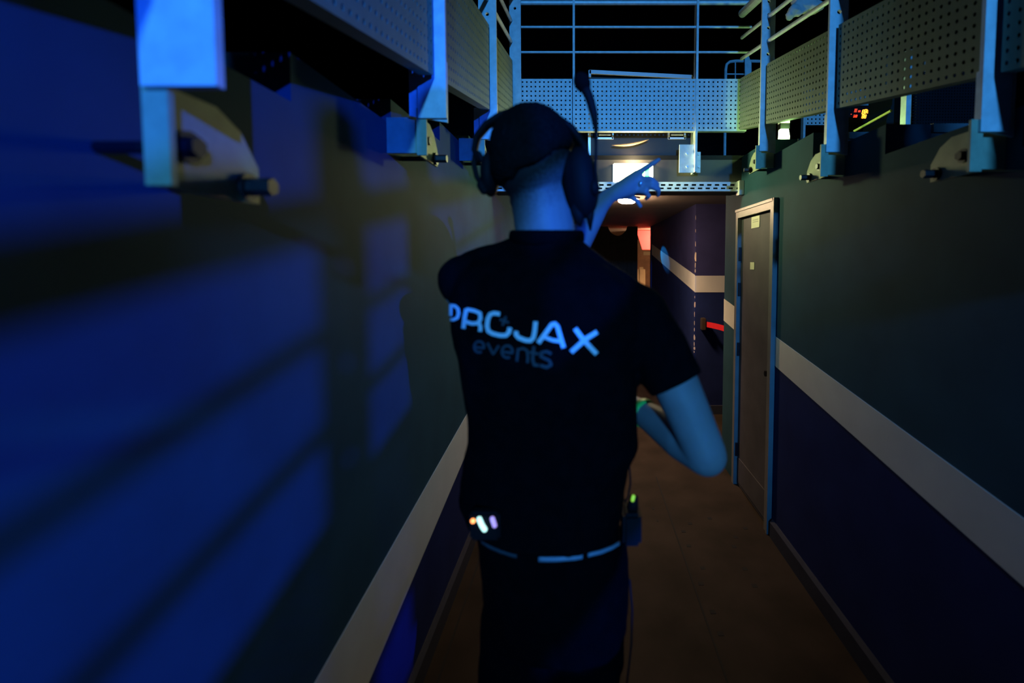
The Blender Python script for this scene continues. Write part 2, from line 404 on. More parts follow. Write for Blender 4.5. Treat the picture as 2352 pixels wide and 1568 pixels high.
def post(parent, x0, x1, y, zb, zt, hole_z=()):
    w = x1-x0; bm = B(); pitch = .07; hr = .009
    h0 = hole_z[0]-pitch/2 if hole_z else zb
    if hole_z:
        n = len(hole_z); h1 = h0+pitch*n
        prism(bm, [(x0, y, zb), (x1, y, zb), (x1, y, h0), (x0, y, h0)], (0, .012, 0))
        # holed strip: round holes in a strip of cells
        for k in range(n):
            zc = h0+pitch*(k+.5); xc = (x0+x1)/2; V = []
            for yy in (y, y+.012):
                c = [bm.verts.new(q) for q in ((x0, yy, zc-pitch/2), (x1, yy, zc-pitch/2), (x1, yy, zc+pitch/2), (x0, yy, zc+pitch/2))]
                h = [bm.verts.new((xc+hr*math.cos(-3*PI/4+q*PI/4), yy, zc+hr*math.sin(-3*PI/4+q*PI/4))) for q in range(8)]
                V.append((c, h))
                for q in range(4):
                    c0, c1 = c[q], c[(q+1) % 4]; a0, a1, a2 = h[2*q], h[2*q+1], h[(2*q+2) % 8]
                    for f in ((c0, c1, a1), (c0, a1, a0), (c1, a2, a1)): bm.faces.new(f)
            for q in range(8): bm.faces.new((V[0][1][q], V[0][1][(q+1) % 8], V[1][1][(q+1) % 8], V[1][1][q]))
            for q in (1, 3): bm.faces.new((V[0][0][q], V[0][0][(q+1) % 4], V[1][0][(q+1) % 4], V[1][0][q]))
    else: h1 = zb
    if zt < h1+.03: zt = h1+.03
    prism(bm, [(x0, y, h1), (x1, y, h1), (x1, y, max(h1+.004, zt-.10)), (x1-w*.25, y, zt), (x0+w*.28, y, zt), (x0, y, max(h1+.003, zt-.03))], (0, .012, 0))
    return obj('post', bm, M['galv'], parent)
def side_railing(name, label, X0, X1, ypost, pb, ph, side, ys_end, feet):
    root = empty(name, ((X0+X1)/2, ypost[0], feet[0][0]), label, 'railing')
    xm = (X0+X1)/2
    for y, (zf, wide, sp) in zip(ypost, feet):
        hz = pb(y)+ph(y)+.06
        post(root, X0, X1, y, zf, hz+.50, [hz+.07*k for k in range(6)])
        if wide:
            xa, xb = (X0-.03, X1) if side > 0 else (X0, X1+.02)
            obj('foot_plate', prism(B(), [(xa, y+.012, zf+.01), (xb, y+.012, zf-.01), (xb, y+.012, zf+.17), (xa, y+.012, zf+.15)], (0, .008, 0)), M['galv'], root)
        bracket(root, X0 if side > 0 else X0+.002, y+.013, zf+.012, side, 1.0 if side > 0 else .85, sp) if side > 0 else bracket(root, X0+.006, y+.013, zf+.012, side, .9, sp)
    yl = list(ypost)+[ys_end]
    for a, b in zip(yl[:-1], yl[1:]):
        a2, b2 = a+.02, b-.02; L = b2-a2
        nu = max(6, int(L/.027)); nv = 11
        def fn(u, v, s, a2=a2, L=L, nu=nu):
            y = a2+L*u/nu; return Vector((xm+side*.012-side*.003*s, y, pb(y)+ph(y)*v/nv))
        bm = perf(B(), fn, nu, nv, .2)
        # folded flanges top and bottom
        for k, zf in ((0, lambda y: pb(y)), (1, lambda y: pb(y)+ph(y))):
            x0, x1 = xm+side*.012, xm-side*.03
            prism(bm, [(x0, a2, zf(a2)), (x0, b2, zf(b2)), (x1, b2, zf(b2)), (x1, a2, zf(a2))], (0, 0, -.004 if k == 0 else .004))
        prism(bm, [(xm+.002 if side < 0 else xm-.002, a2, pb(a2)), (xm+.032*-side, a2, pb(a2)), (xm+.032*-side, a2, pb(a2)+ph(a2)), (xm+.002 if side < 0 else xm-.002, a2, pb(a2)+ph(a2))], (0, .003, 0))
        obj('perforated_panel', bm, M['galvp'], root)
    ya, yb = ypost[0], ys_end
    for k, r in ((.13, .0105), (.26, .0105), (.41, .026)):
        bm = cyl(B(), (xm, ya-.02, pb(ya)+ph(ya)+k), (xm, yb, pb(yb)+ph(yb)+k), r, 12)
        obj('rod' if r < .012 else 'handrail', bm, M['galv'], root)
    return root

XrL0, XrL1 = -.49, -.405
pbL = line(PX(781, 47, -.45), PX(1105, 242, -.45)); ptL3 = PX(1140, 102, -.45)
phL = lambda y: .385
YB = 3.0
postL = [PX(406, 100, -.447).y, PX(990, 100, -.447).y, PX(1120, 100, -.447).y]
stepL = postL[2]-postL[1]
XrR0, XrR1 = .985, 1.058
pR1, pR2, pR3 = PX(1762, 200, 1.02).y, PX(1922, 200, 1.02).y, PX(2290, 200, 1.02).y
pbR = line(PX(1768, 281, 1.01), PX(2262, 170, 1.01)); ptR = line(PX(1775, 143, 1.01), PX(1901, 73, 1.01))
phR = lambda y: ptR(2.0)-pbR(2.0)
LF = [(tL(y)-.0, True, True) for y in postL]; LF[0] = (1.745, False, False)
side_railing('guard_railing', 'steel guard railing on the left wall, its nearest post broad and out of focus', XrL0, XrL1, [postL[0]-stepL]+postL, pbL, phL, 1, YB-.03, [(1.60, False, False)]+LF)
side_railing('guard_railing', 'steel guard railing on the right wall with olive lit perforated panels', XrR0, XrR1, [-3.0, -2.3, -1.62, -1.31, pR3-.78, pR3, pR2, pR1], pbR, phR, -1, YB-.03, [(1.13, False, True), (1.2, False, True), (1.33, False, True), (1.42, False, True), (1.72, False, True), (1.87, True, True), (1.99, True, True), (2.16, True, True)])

# bridge railing over the portal
br = empty('bridge_railing', ((XL+XR)/2, YB, 2.42), 'steel railing across the bridge above the tunnel opening, blue lit perforated panel', 'railing')
bx0, bx1 = PY(1186, 200, YB).x, PY(1718, 200, YB).x
bz0, bz1 = PY(1400, 299, YB).z, PY(1400, 183, YB).z
nu, nv = 53, 11
cuts = [bx0+.02, PY(1316, 200, YB).x, PY(1600, 200, YB).x, bx1]
for a, b in zip(cuts[:-1], cuts[1:]):
    n = max(4, round((b-a-.012)/((bx1-bx0)/nu)))
    fn = lambda u, v, s, a=a, b=b, n=n: Vector((a+.006+(b-a-.012)*u/n, YB+.003*s, bz0+(bz1-bz0)*v/nv))
    bm = perf(B(), fn, n, nv, .2)
    box(bm, (a+.006, YB-.001, bz0-.006), (b-.006, YB+.035, bz0)); box(bm, (a+.006, YB-.001, bz1), (b-.006, YB+.03, bz1+.005))
    obj('perforated_panel', bm, M['galv'], br)
for py, r in ((118, .0075), (60, .0075), (4, .014)):
    z = PY(1400, py, YB).z; obj('rod' if r < .01 else 'handrail', cyl(B(), (bx0, YB+.012, z), (bx1+(.02), YB+.012, z-.0), r, 12), M['galv'], br)
for px, zb in ((1318, 2.40), (1600, None)):
    x = PY(px, 200, YB).x; zb = zb or PY(1600, 395, YB).z
    obj('post', box(B(), (x-.007, YB-.012, zb), (x+.007, YB+.05, 3.4)), M['galv'], br)
x0, x1 = PY(1172, 200, YB).x, PY(1198, 200, YB).x
p = post(br, x0, x1, YB-.02, 2.05, PY(1185, -6, YB).z, [PY(1178, q, YB).z for q in (23, 47, 73, 98, 125)])
x = PY(1600, 200, YB).x
bkt = B(); box(bkt, (PY(1566, 0, YB).x, YB+.02, PY(0, 395, YB).z), (x-.007, YB+.03, PY(0, 330, YB).z)); box(bkt, (x+.007, YB+.02, PY(0, 395, YB).z), (PY(1616, 0, YB).x, YB+.03, PY(0, 347, YB).z))
box(bkt, (x-.007, YB+.02, PY(0, 395, YB).z), (x+.007, YB+.10, PY(0, 330, YB).z))
bk = obj('bracket', bkt, M['galv'], br)
for px, py in ((1578, 353), (1578, 383), (1605, 354), (1605, 383)):
    c = PY(px, py, YB+.02); obj('bolt', tube(B(), [(c.x, YB+.02, c.z), (c.x, YB+.008, c.z)], .009, 6), M['alu'], bk)
# bridge deck edge
struct('trim_8', box(B(), (XL-.16, YP-.0, 2.232), (XR+.2, YP+.229, 2.262)), M['black'])

# flight case standing on the bridge behind the panel
fc = empty('flight_case', (.4, 3.4, 2.264), 'black flight case with aluminium edges standing on the bridge behind the perforated panel', 'case')
YF = 3.13
a, b = PY(1352, 322, YF), PY(1592, 180, YF)
zb = 2.264
c1, c2 = PY(1354, 166, YF), PY(1590, 178, YF)
obj('case_body', prism(B(), [(a.x, YF, zb), (b.x, YF, zb), (b.x, YF, c2.z-.02), (a.x, YF, c1.z-.03)], (0, .5, 0)), M['case'], fc)
bm = B()
def strip(p, q, w=.012, yy=YF):
    p, q = Vector(p), Vector(q); d = (q-p).normalized(); n = Vector((-d.z, 0, d.x))*w
    prism(bm, [p-n, q-n, q+n, p+n], (0, -.012, 0))
strip((c1.x, YF, c1.z), (c2.x, YF, c2.z), .012); strip((c1.x+.002, YF, c1.z+.01), (c1.x+.002, YF, c1.z-.035), .008)
strip((b.x-.004, YF, zb), (b.x-.004, YF, c2.z), .007); strip((a.x+.005, YF, zb), (a.x+.005, YF, c1.z-.06), .009)
prism(bm, [(c1.x, YF, c1.z+.005), (c2.x, YF, c2.z+.005), (c2.x, YF+.5, c2.z+.005), (c1.x, YF+.5, c1.z+.005)], (0, 0, .006))
obj('edge_profile', bm, M['alu'], fc)
for px in (1389, 1555):
    c = PY(px, 307, YF-.012)
    h = B(); 
    for dz in (-.03, .03): box(h, (c.x-.058, YF-.014, c.z+dz-.006), (c.x+.058, YF-.002, c.z+dz+.006))
    for dx in (-.054, .054): box(h, (c.x+dx-.006, YF-.014, c.z-.035), (c.x+dx+.006, YF-.002, c.z+.035))
    cyl(h, (c.x-.04, YF-.016, c.z-.008), (c.x+.04, YF-.016, c.z-.008), .006)
    obj('recessed_handle', h, M['alu'], fc)
# curved strip under the case: a warm reflection put into shape and colour
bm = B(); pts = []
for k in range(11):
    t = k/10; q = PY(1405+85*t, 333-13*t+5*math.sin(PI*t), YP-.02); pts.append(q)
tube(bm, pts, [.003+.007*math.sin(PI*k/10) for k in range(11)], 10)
tag(obj('reflection_arc', bm, M['far'], None, True), 'thin brown strip curving below the flight case, a warm reflection put into its colour', 'cable')

# perforated cable tray along the lintel
a, b = PY(1372, 419, YP-.03), PY(1690, 438, YP-.03)
n = 34; x0 = XL+.02; L = (XR-.015)-x0
bm = B()
Yt = YP-.035
z0, z1 = b.z, a.z
hh = z1-z0
nn = round(L/.052)
for k in range(nn):
    xa = x0+L*k/nn; w_ = L/nn
    box(bm, (xa, Yt, z0), (xa+w_, Yt+.003, z0+hh*.18)); box(bm, (xa, Yt, z0+hh*.38), (xa+w_, Yt+.003, z0+hh*.58)); box(bm, (xa, Yt, z1-hh*.2), (xa+w_, Yt+.003, z1))
    s = .28
    box(bm, (xa, Yt, z0+hh*.18), (xa+w_*.42, Yt+.003, z0+hh*.38)); box(bm, (xa+w_*.2, Yt, z0+hh*.58), (xa+w_*.62, Yt+.003, z0+hh*.8))
box(bm, (x0, Yt, z0-.003), (x0+L, YP, z0)); box(bm, (x0, Yt, z1), (x0+L, YP, z1+.003))
tag(obj('cable_tray', bm, M['galv']), 'slotted steel cable tray along the bottom of the lintel over the tunnel', 'cable tray')
a = PX(1690, 424, XR)
bm = B(); box(bm, (XR-.035, YP-.06, z0-.03), (XR-.001, YP-.001, z1+.01)); bmesh.ops.bevel(bm, geom=bm.edges[:], offset=.003, segments=2, affect='EDGES')
jb = obj('junction_box', bm, M['white']); tag(jb, 'small white junction box at the right end of the slotted cable tray', 'junction box')

# illuminated exit sign on the lintel
a, b = PY(1410, 375, YP-.05), PY(1500, 416, YP-.05)
sg = empty('exit_sign', ((a.x+b.x)/2, YP, a.z-.06), 'bright cream and green illuminated sign box on the lintel behind the pointing hand', 'sign')
zb = b.z
obj('housing', box(B(), (a.x-.004, YP-.012, zb-.004), (b.x+.004, YP-.001, a.z+.004)), M['white'], sg)
obj('lit_face', box(B(), (a.x, YP-.05, zb), (b.x, YP-.012, a.z)), M['e_sign'], sg)
bm = B()
gx0, gx1 = PY(1484, 0, YP-.05).x, PY(1494, 0, YP-.05).x
box(bm, (gx0, YP-.052, zb+.02), (gx1, YP-.050, a.z-.015))
prism(bm, [(gx0-.05, YP-.052, zb+.03), (gx0-.005, YP-.052, zb+.055), (gx0-.005, YP-.052, zb+.06), (gx0-.05, YP-.052, zb+.04)], (0, .002, 0))
obj('green_pictogram', bm, M['e_green'], sg)

SX0, SX1, SZ = a.x, b.x, a.z-.05
# tunnel ceiling lamp
c = PZ(1441, 459, ZC-.02)
cl = empty('ceiling_lamp', (c.x, c.y, ZC), 'glowing round ceiling lamp just inside the tunnel, below the pointing hand', 'lamp')
obj('lamp_base', cyl(B(), (c.x, c.y, ZC), (c.x, c.y, ZC-.015), .10, 32), M['white'], cl)
bm = B(); tube(bm, [(c.x, c.y, ZC-.015), (c.x, c.y, ZC-.035), (c.x, c.y, ZC-.048), (c.x, c.y, ZC-.053)], [.085, .082, .06, .01], 32)
obj('lamp_glass', bm, M['e_lamp'], cl, True)
l = area('ceiling_lamp_light', (c.x, c.y, ZC-.058), (c.x, c.y, 0), 12, (1.0, .60, .32), .15, .15, 112)
SM = (SX0+SX1)/2
point('exit_sign_light', (SM, YP-.088, SZ+.01), 3.2, (.90, 1.0, .40), .03)
point('exit_sign_top_glow', (SM, YP-.066, SZ+.085), 2.6, (1.0, .74, .40), .02)
spot('added_right_spot', (SM, YP-.09, SZ), (SM+1, YP-.50, SZ-.08), 20, (.84, 1.0, .40), 108, .9, .04)  # added spot beside the sign, no lamp there; shapes right wall falloff
spot('added_left_spot', (SM, YP-.09, SZ), (SM-1, YP-.68, SZ-.12), 15, (.84, 1.0, .40), 118, .9, .04)  # its added counterpart, brightening the left wall

# belt barrier cassette on the jog wall with red belt
c = PY(1612, 743, YJ-.02)
bb = empty('belt_barrier', (c.x, YJ, c.z), 'red retractable barrier belt running from a wall cassette beside the chipped corner', 'barrier')
bm = B(); box(bm, (c.x-.012, YJ-.075, c.z-.06), (c.x+.03, YJ-.001, c.z+.06)); bmesh.ops.bevel(bm, geom=bm.edges[:], offset=.006, segments=2, affect='EDGES')
obj('cassette', bm, M['cassette'], bb)
bm = B(); q = []
for k in range(13):
    t = k/12; p = PY(1618+95*t, 744+32*t-5*math.sin(PI*t), YJ-.04-.5*t); q.append(p)
va = []
for p in q:
    va.append([bm.verts.new(p+Vector((0, 0, .027))), bm.verts.new(p-Vector((0, 0, .027))), bm.verts.new(p+Vector((0, .003, -.027))), bm.verts.new(p+Vector((0, .003, .027)))])
for k in range(12):
    for e in range(4): bm.faces.new([va[k][e], va[k][(e+1) % 4], va[k+1][(e+1) % 4], va[k+1][e]])
bm.faces.new(va[0]); bm.faces.new(va[-1][::-1])
obj('belt', bm, M['redbelt'], bb)

# black curtain at the tunnel end, sagging at the top
bm = B(); N = 90
x0, x1 = XL+.01, PY(1464, 600, YE).x
gx0, gx1 = PY(1399, 0, YE).x, PY(1443, 0, YE).x
ct = []
for k in range(N+1):
    x = x0+(x1-x0)*k/N; y = YE+.018*math.sin(k*.9)+.008*math.sin(k*2.3)
    top = ZC-.004
    if gx0 < x < gx1:
        s = (x-gx0)/(gx1-gx0); top = ZC-.03-.125*math.sin(PI*s)**.7
    ct.append((x, y, top))
for s in (0, .006):
    pass
F1 = [bm.verts.new((x, y, .01)) for x, y, t in ct]; F2 = [bm.verts.new((x, y, t)) for x, y, t in ct]
F3 = [bm.verts.new((x, y+.006, .01)) for x, y, t in ct]; F4 = [bm.verts.new((x, y+.006, t)) for x, y, t in ct]
for k in range(N):
    bm.faces.new((F1[k], F1[k+1], F2[k+1], F2[k])); bm.faces.new((F3[k], F4[k], F4[k+1], F3[k+1])); bm.faces.new((F2[k], F2[k+1], F4[k+1], F4[k]))
tag(obj('curtain', bm, M['drape'], None, True), 'black curtain closing the far end of the tunnel, sagging open at its top', 'curtain')
xs0, xs1 = PY(1494, 600, YE).x, XT
bm = B(); box(bm, (xs0, YE-.04, 0), (xs1, YE+.04, ZC-.001)); struct('trim_9', bm, M['lower'])
# things in the lit far room
a, b = PY(1468, 527, 8.3), PY(1500, 573, 8.3)
zb = b.z
tag(obj('red_banner', prism(B(), [(a.x-.05, 8.3, ZC-.01), (b.x+.3, 8.3, ZC-.01), (b.x+.3, 8.3, zb), (a.x+.06, 8.3, zb)], (0, .01, 0)), M['redwall']), 'red banner hanging in the lit room seen through the gap beside the curtain', 'banner')
pic = empty('picture_frame', (PY(1485, 590, 11.9).x, 12, PY(1485, 590, 11.9).z), 'pale framed strip on the far wall below the red banner', 'picture')
a, b = PY(1478, 578, 11.97), PY(1496, 586, 11.97)
obj('mount', box(B(), (a.x, 11.97, b.z), (b.x+.1, 12.0, a.z)), M['cream'], pic)
# armchair with pale cover and a dark screen behind
a, b = PY(1470, 610, 10), PY(1489, 650, 10)
ch = empty('armchair', ((a.x+b.x)/2, 10.2, 0), 'cream covered armchair in the lit room beyond the tunnel', 'armchair')
bm = B(); box(bm, (a.x-.05, 10, .12), (b.x+.05, 10.55, .46)); bmesh.ops.bevel(bm, geom=bm.edges[:], offset=.04, segments=3, affect='EDGES'); obj('seat', bm, M['cream'], ch)
bm = B(); box(bm, (a.x-.0, 10.42, .44), (b.x+.0, 10.6, 1.42)); bmesh.ops.bevel(bm, geom=bm.edges[:], offset=.05, segments=3, affect='EDGES'); obj('backrest', bm, M['cream'], ch)
for sx in (-.08, b.x-a.x+.02):
    bm = B(); box(bm, (a.x+sx, 10.0, .40), (a.x+sx+.07, 10.5, 1.08 if sx < 0 else .9)); bmesh.ops.bevel(bm, geom=bm.edges[:], offset=.025, segments=3, affect='EDGES'); obj('armrest', bm, M['cream'], ch)
for sx in (a.x-.03, b.x+.01):
    for sy in (10.04, 10.5): obj('leg', cyl(B(), (sx, sy, 0), (sx, sy, .13), .018), M['case'], ch)
area('far_room_light', (1.55, 7.75, 2.0), (1.35, 9.6, 1.3), 60, (1.0, .62, .36), .4, .3)
# blue spill on the stripe from the far end
spot('blue_tunnel_spot', (.70, 7.2, 1.90), (XT, 6.30, 1.61), 40, (.02, .36, 1), 17, .4, .01)

# ------------------------------------------------------------------ work lamp and things beyond the right wall
zt = 2.2
c = PY(1803, 303, 2.85)
wlp = empty('work_lamp', (c.x, 2.85, tR(2.85)+.003), 'small glaring green-white work lamp on the ledge behind the right railing', 'lamp')
a, b = PY(1792, 296, 2.85), PY(1813, 324, 2.85)
obj('tube', prism(B(), [(a.x, 2.85, b.z), (b.x, 2.85, b.z), (b.x+.002, 2.85, b.z+.03), (b.x-.006, 2.85, a.z), (a.x+.003, 2.85, a.z)], (0, .03, 0)), M['e_work'], wlp)
obj('cap', box(B(), (a.x, 2.845, a.z+.001), (b.x-.002, 2.885, a.z+.035)), M['plastic'], wlp)
obj('collar', box(B(), (a.x, 2.845, a.z+.035), (b.x-.002, 2.885, a.z+.055)), M['white'], wlp)
obj('stand', box(B(), (c.x-.012, 2.855, tR(2.85)+.003), (c.x+.012, 2.875, b.z)), M['plastic'], wlp)
point('work_lamp_glow', (c.x-.0, 2.80, c.z), 4.5, (.5, 1.0, .28), .03)

# far railing with perforated panels
YR = 4.2
fr = empty('far_railing', (3.2, YR, 2.264), 'distant perforated steel railing beyond the red display, blue lit', 'railing')
a, b = PY(1858, 256, YR), PY(2210, 287, YR)
for k, (u0, u1) in enumerate(((1858, 1932), (1936, 2048), (2052, 2130), (2134, 2206))):
    xa, xb = PY(u0, 0, YR).x, PY(u1, 0, YR).x; za, zb_ = PY(0, 287, YR).z, PY(0, 205, YR).z
    n = round((xb-xa)/.036); m_ = round((zb_-za)/.036)
    fn = lambda u, v, s: Vector((xa+(xb-xa)*u/n, YR+.003*s, za+(zb_-za)*v/m_))
    obj('perforated_panel', perf(B(), fn, n, m_, .22), M['galv'], fr)
    obj('post', box(B(), (xa-.02, YR+.004, 2.264), (xa, YR+.05, zb_+.3)), M['galv'], fr)
# hoop railing at far centre right
YH = 4.6
hp = empty('hoop_railing', (PY(1690, 180, YH).x, YH, 2.264), 'small round-cornered steel railing standing beyond the right end of the bridge', 'railing')
pts = [PY(1667, 240, YH)*1+Vector((0, 0, 2.264-PY(1667, 240, YH).z)), PY(1667, 160, YH), PY(1669, 148, YH), PY(1676, 142, YH), PY(1690, 140, YH), PY(1760, 141, YH)]
obj('frame', tube(B(), pts, .014, 10), M['galv'], hp)
obj('mid_bar', cyl(B(), PY(1667, 170, YH), PY(1760, 171, YH), .007), M['galv'], hp)
obj('upright', cyl(B(), PY(1689, 240, YH), PY(1689, 141, YH), .006), M['galv'], hp)
obj('post', prism(B(), [PY(1711, 240, YH-.05), PY(1727, 240, YH-.05), PY(1726, 145, YH-.05), PY(1718, 123, YH-.05), PY(1711, 124, YH-.05)], (0, .012, 0)), M['galv'], hp)

# red LED display
YD = 3.7
a, b = PY(1934, 242, YD), PY(2000, 282, YD)
ds = empty('led_display', ((a.x+b.x)/2, YD, 2.264), 'black display unit with glowing red and amber digits beyond the right railing', 'display')
obj('case', box(B(), (a.x, YD, b.z), (b.x, YD+.08, a.z)), M['plastic'], ds)
obj('stand', box(B(), (a.x+.04, YD+.02, 2.264), (b.x-.12, YD+.06, b.z)), M['plastic'], ds)
def seg7(bm, px, py, w, h, code, th=1.6, sl=.25):
    S7 = {'a': ((0, 1), (1, 1)), 'b': ((1, 1), (1, .5)), 'c': ((1, .5), (1, 0)), 'd': ((0, 0), (1, 0)), 'e': ((0, 0), (0, .5)), 'f': ((0, .5), (0, 1)), 'g': ((0, .5), (1, .5))}
    for s in code:
        (u0, v0), (u1, v1) = S7[s]
        p = PY(px+w*u0+sl*h*v0, py-h*v0, YD-.004); q = PY(px+w*u1+sl*h*v1, py-h*v1, YD-.004)
        d = (q-p).normalized(); n = Vector((-d.z, 0, d.x))*th*.5*YD/F
        prism(bm, [p-n, q-n, q+n, p+n], (0, .003, 0))
bm = B()
seg7(bm, 1962, 256.5, 6, 6, 'adg', 1.2); seg7(bm, 1971, 256.5, 5.5, 5, 'dg', 1.3)
obj('red_digit', bm, M['e_red'], ds); bm = B()
seg7(bm, 1960, 269, 3, 5, 'adgc', 1); seg7(bm, 1965, 269, 3, 5, 'abcdefg', 1); seg7(bm, 1954, 264, 2, 2, 'a', 1)
obj('red_digit', bm, M['e_red'], ds)
bm = B()
seg7(bm, 1980, 261.5, 5.5, 9, 'acdefg', 1.8); seg7(bm, 1985, 259.5, 5, 8, 'abcdefg', 1.6); seg7(bm, 1989, 260.5, 4, 7.5, 'abcefg', 1)
seg7(bm, 1979.5, 271, 3.5, 7.5, 'abcdefg', 1.4); seg7(bm, 1984.8, 271, 3.5, 7.5, 'abcdefg', 1.4)
obj('amber_digit', bm, M['e_amber'], ds)

# yellow bar, speaker, upright, grille
p = PY(1962, 301, 2.9); hb = empty('slanting_bar', (p.x, p.y, 2.252), 'slanting yellowish bar in front of the red display', 'bar')
obj('bar', cyl(B(), p, PY(2047, 254, 2.55), .007), M['yel'], hb); obj('foot', cyl(B(), p, (p.x, p.y, 2.252), .008), M['plastic'], hb)
YS = 3.0
sp = empty('loudspeaker', (PY(2065, 250, YS).x, YS, 2.252), 'black loudspeaker cabinet between the red display and the blue upright', 'loudspeaker')
obj('cabinet', prism(B(), [Vector((PY(2036, 302, YS).x, YS, 2.252)), Vector((PY(2089, 302, YS).x, YS, 2.252)), PY(2092, 180, YS), PY(2052, 190, YS), PY(2049, 240, YS), PY(2036, 275, YS)], (0, .25, 0)), M['case'], sp)
obj('grille', prism(B(), [PY(2054, 285, YS-.006), PY(2086, 285, YS-.006), PY(2088, 195, YS-.006), PY(2057, 205, YS-.006)], (0, .006, 0)), M['foam'], sp)
YU = 2.3
scn = empty('equipment_rack', (PY(2150, 290, YU).x, YU, 2.1), 'dark rack with dotted perforated side and blue lit corner upright under the right railing', 'rack')
a, b = PY(2098, 290, YU), PY(2262, 290, YU)
zc = 2.151
n, m_ = 26, 18
zz0, zz1 = PY(0, 286, YU).z, PY(0, 165, YU).z
bm = B(); box(bm, (a.x, YU+.02, zc), (b.x, YU+.07, zz1)); obj('body', bm, M['case'], scn)
fn = lambda u, v, s: Vector((a.x+(b.x-a.x)*u/n, YU+.003*s, zz0+(zz1-zz0)*v/m_))
obj('perforated_panel', perf(B(), fn, n, m_, .2), M['hinge'], scn)
c = PY(2096, 0, YU-.02).x
obj('upright', box(B(), (c-.012, YU-.02, zc), (c+.012, YU+.02, zz1+.1)), M['galv'], scn)
# white cloth tied to the right railing
bm = B(); pts = [PY(1880, -40, 2.2), PY(1866, -8, 2.2), PY(1850, 12, 2.2), PY(1838, 30, 2.2), PY(1820, 42, 2.2)]
ell(bm, PY(1850, 0, 2.62), (.075, .05, .075)); ell(bm, PY(1825, 25, 2.62), (.045, .04, .035)); ell(bm, PY(1868, 18, 2.62), (.05, .04, .03)); ell(bm, PY(1885, -30, 2.62), (.07, .05, .06)); ell(bm, PY(1812, 38, 2.62), (.02, .02, .025))
tex = bpy.data.textures.new('folds', 'CLOUDS'); tex.noise_scale = .05
o = obj('cloth_bundle', bm, M['cloth'], None, True); tag(o, 'crumpled whitish cloth bundle hanging behind the upper rods of the right railing', 'cloth')
r = o.modifiers.new('r', 'REMESH'); r.mode = 'VOXEL'; r.voxel_size = .008; r.use_smooth_shade = True
d = o.modifiers.new('d', 'DISPLACE'); d.texture = tex; d.strength = .04; d.mid_level = .5

# ------------------------------------------------------------------ the man
def at(px, py, Y): return PY(px, py, Y)
man = empty('person', (-.06, .95, 0), 'person seen from behind in a black printed T-shirt, left arm raised and pointing', 'person')
YAW = math.radians(14)      # right shoulder a little nearer to the camera
def ring(bm, L, R, py, yc, b, seg=48, p=2.35, grow=0.0):
    c = at((L+R)/2, py, yc); a = (R-L)/2*yc/F+grow; b = b+grow
    pts = []
    for k in range(seg):
        t = 2*PI*k/seg; x = a*math.copysign(abs(math.cos(t))**(2/p), math.cos(t)); y = b*math.copysign(abs(math.sin(t))**(2/p), math.sin(t))
        xr = x*math.cos(YAW)+y*math.sin(YAW); yr = x*-math.sin(YAW)+y*math.cos(YAW)
        pts.append((xr, yr))
    sx = a/max(abs(q[0]) for q in pts)
    return [bm.verts.new((c.x+q[0]*sx, yc+q[1], c.z)) for q in pts]
def loft(bm, rings):
    seg = len(rings[0])
    for i in range(len(rings)-1):
        for q in range(seg): bm.faces.new([rings[i][q], rings[i][(q+1) % seg], rings[i+1][(q+1) % seg], rings[i+1][q]])
    bm.faces.new(rings[0][::-1]); bm.faces.new(rings[-1])
torso = [(556, 1178, 1335, .97, .065), (572, 1165, 1350, .965, .075), (592, 1105, 1372, .96, .09), (615, 1062, 1408, .955, .10), (650, 1035, 1448, .95, .112), (700, 1030, 1478, .945, .12),
         (760, 1036, 1474, .94, .122), (860, 1054, 1464, .94, .12), (960, 1070, 1464, .945, .115), (1015, 1071, 1470, .945, .113), (1055, 1063, 1446, .945, .113), (1100, 1052, 1438, .945, .115), (1150, 1048, 1433, .945, .12), (1192, 1068, 1425, .945, .122)]
def shell(name, m, vox, smooth, bm, disp=None, par=None):
    o = obj(name, bm, m, par or man, True)
    r = o.modifiers.new('r', 'REMESH'); r.mode = 'VOXEL'; r.voxel_size = vox; r.use_smooth_shade = True
    s = o.modifiers.new('s', 'SMOOTH'); s.iterations = smooth; s.factor = .5
    if disp:
        d = o.modifiers.new('d', 'DISPLACE'); d.texture = disp[0]; d.strength = disp[1]; d.mid_level = .5; d.texture_coords = 'GLOBAL'
    return o
# --- arms: joints
RS, RH, RE, RW = at(1462, 718, .925), at(1553, 883, .885), at(1622, 1045, .86), at(1463, 938, 1.05)
RH2 = RW+(RW-RE)*.32
LS, LE, LW = at(1075, 660, .985), Vector((-.085, 1.19, 1.47)), at(1378, 472, 1.33)
bm = B()
loft(bm, [ring(bm, L+8, R-8, py, yc, b-.008) for py, L, R, yc, b in torso])
loft(bm, [ring(bm, L, R, py, yc, b) for py, L, R, yc, b in ((1170, 1100, 1400, .945, .095), (1240, 1115, 1420, .95, .10), (1330, 1125, 1415, .95, .10), (1400, 1130, 1410, .95, .10))])
# head and neck
HC = at(1222, 362, .965)
cap_tube(bm, [at(1258, 590, .965), at(1254, 540, .962), at(1246, 490, .96), at(1240, 450, .965)], [.058, .063, .062, .062], 20)
ell(bm, HC, (.083, .098, .098), 28)
ell(bm, at(1236, 425, 1.0), (.066, .075, .068), 24)          # jaw
ell(bm, at(1232, 462, .99), (.058, .055, .035), 20)
ell(bm, at(1243, 470, 1.045), (.03, .025, .025), 16)         # chin
ell(bm, at(1236, 405, 1.083), (.013, .016, .022), 12); ell(bm, at(1236, 412, 1.092), (.016, .012, .010), 12)   # nose
ell(bm, at(1238, 440, 1.075), (.024, .010, .008), 12)        # lips
ell(bm, at(1232, 378, 1.062), (.05, .016, .012), 12)         # brow
for px in (1140, 1318): ell(bm, at(px, 395, .985), (.014, .022, .032), 14)
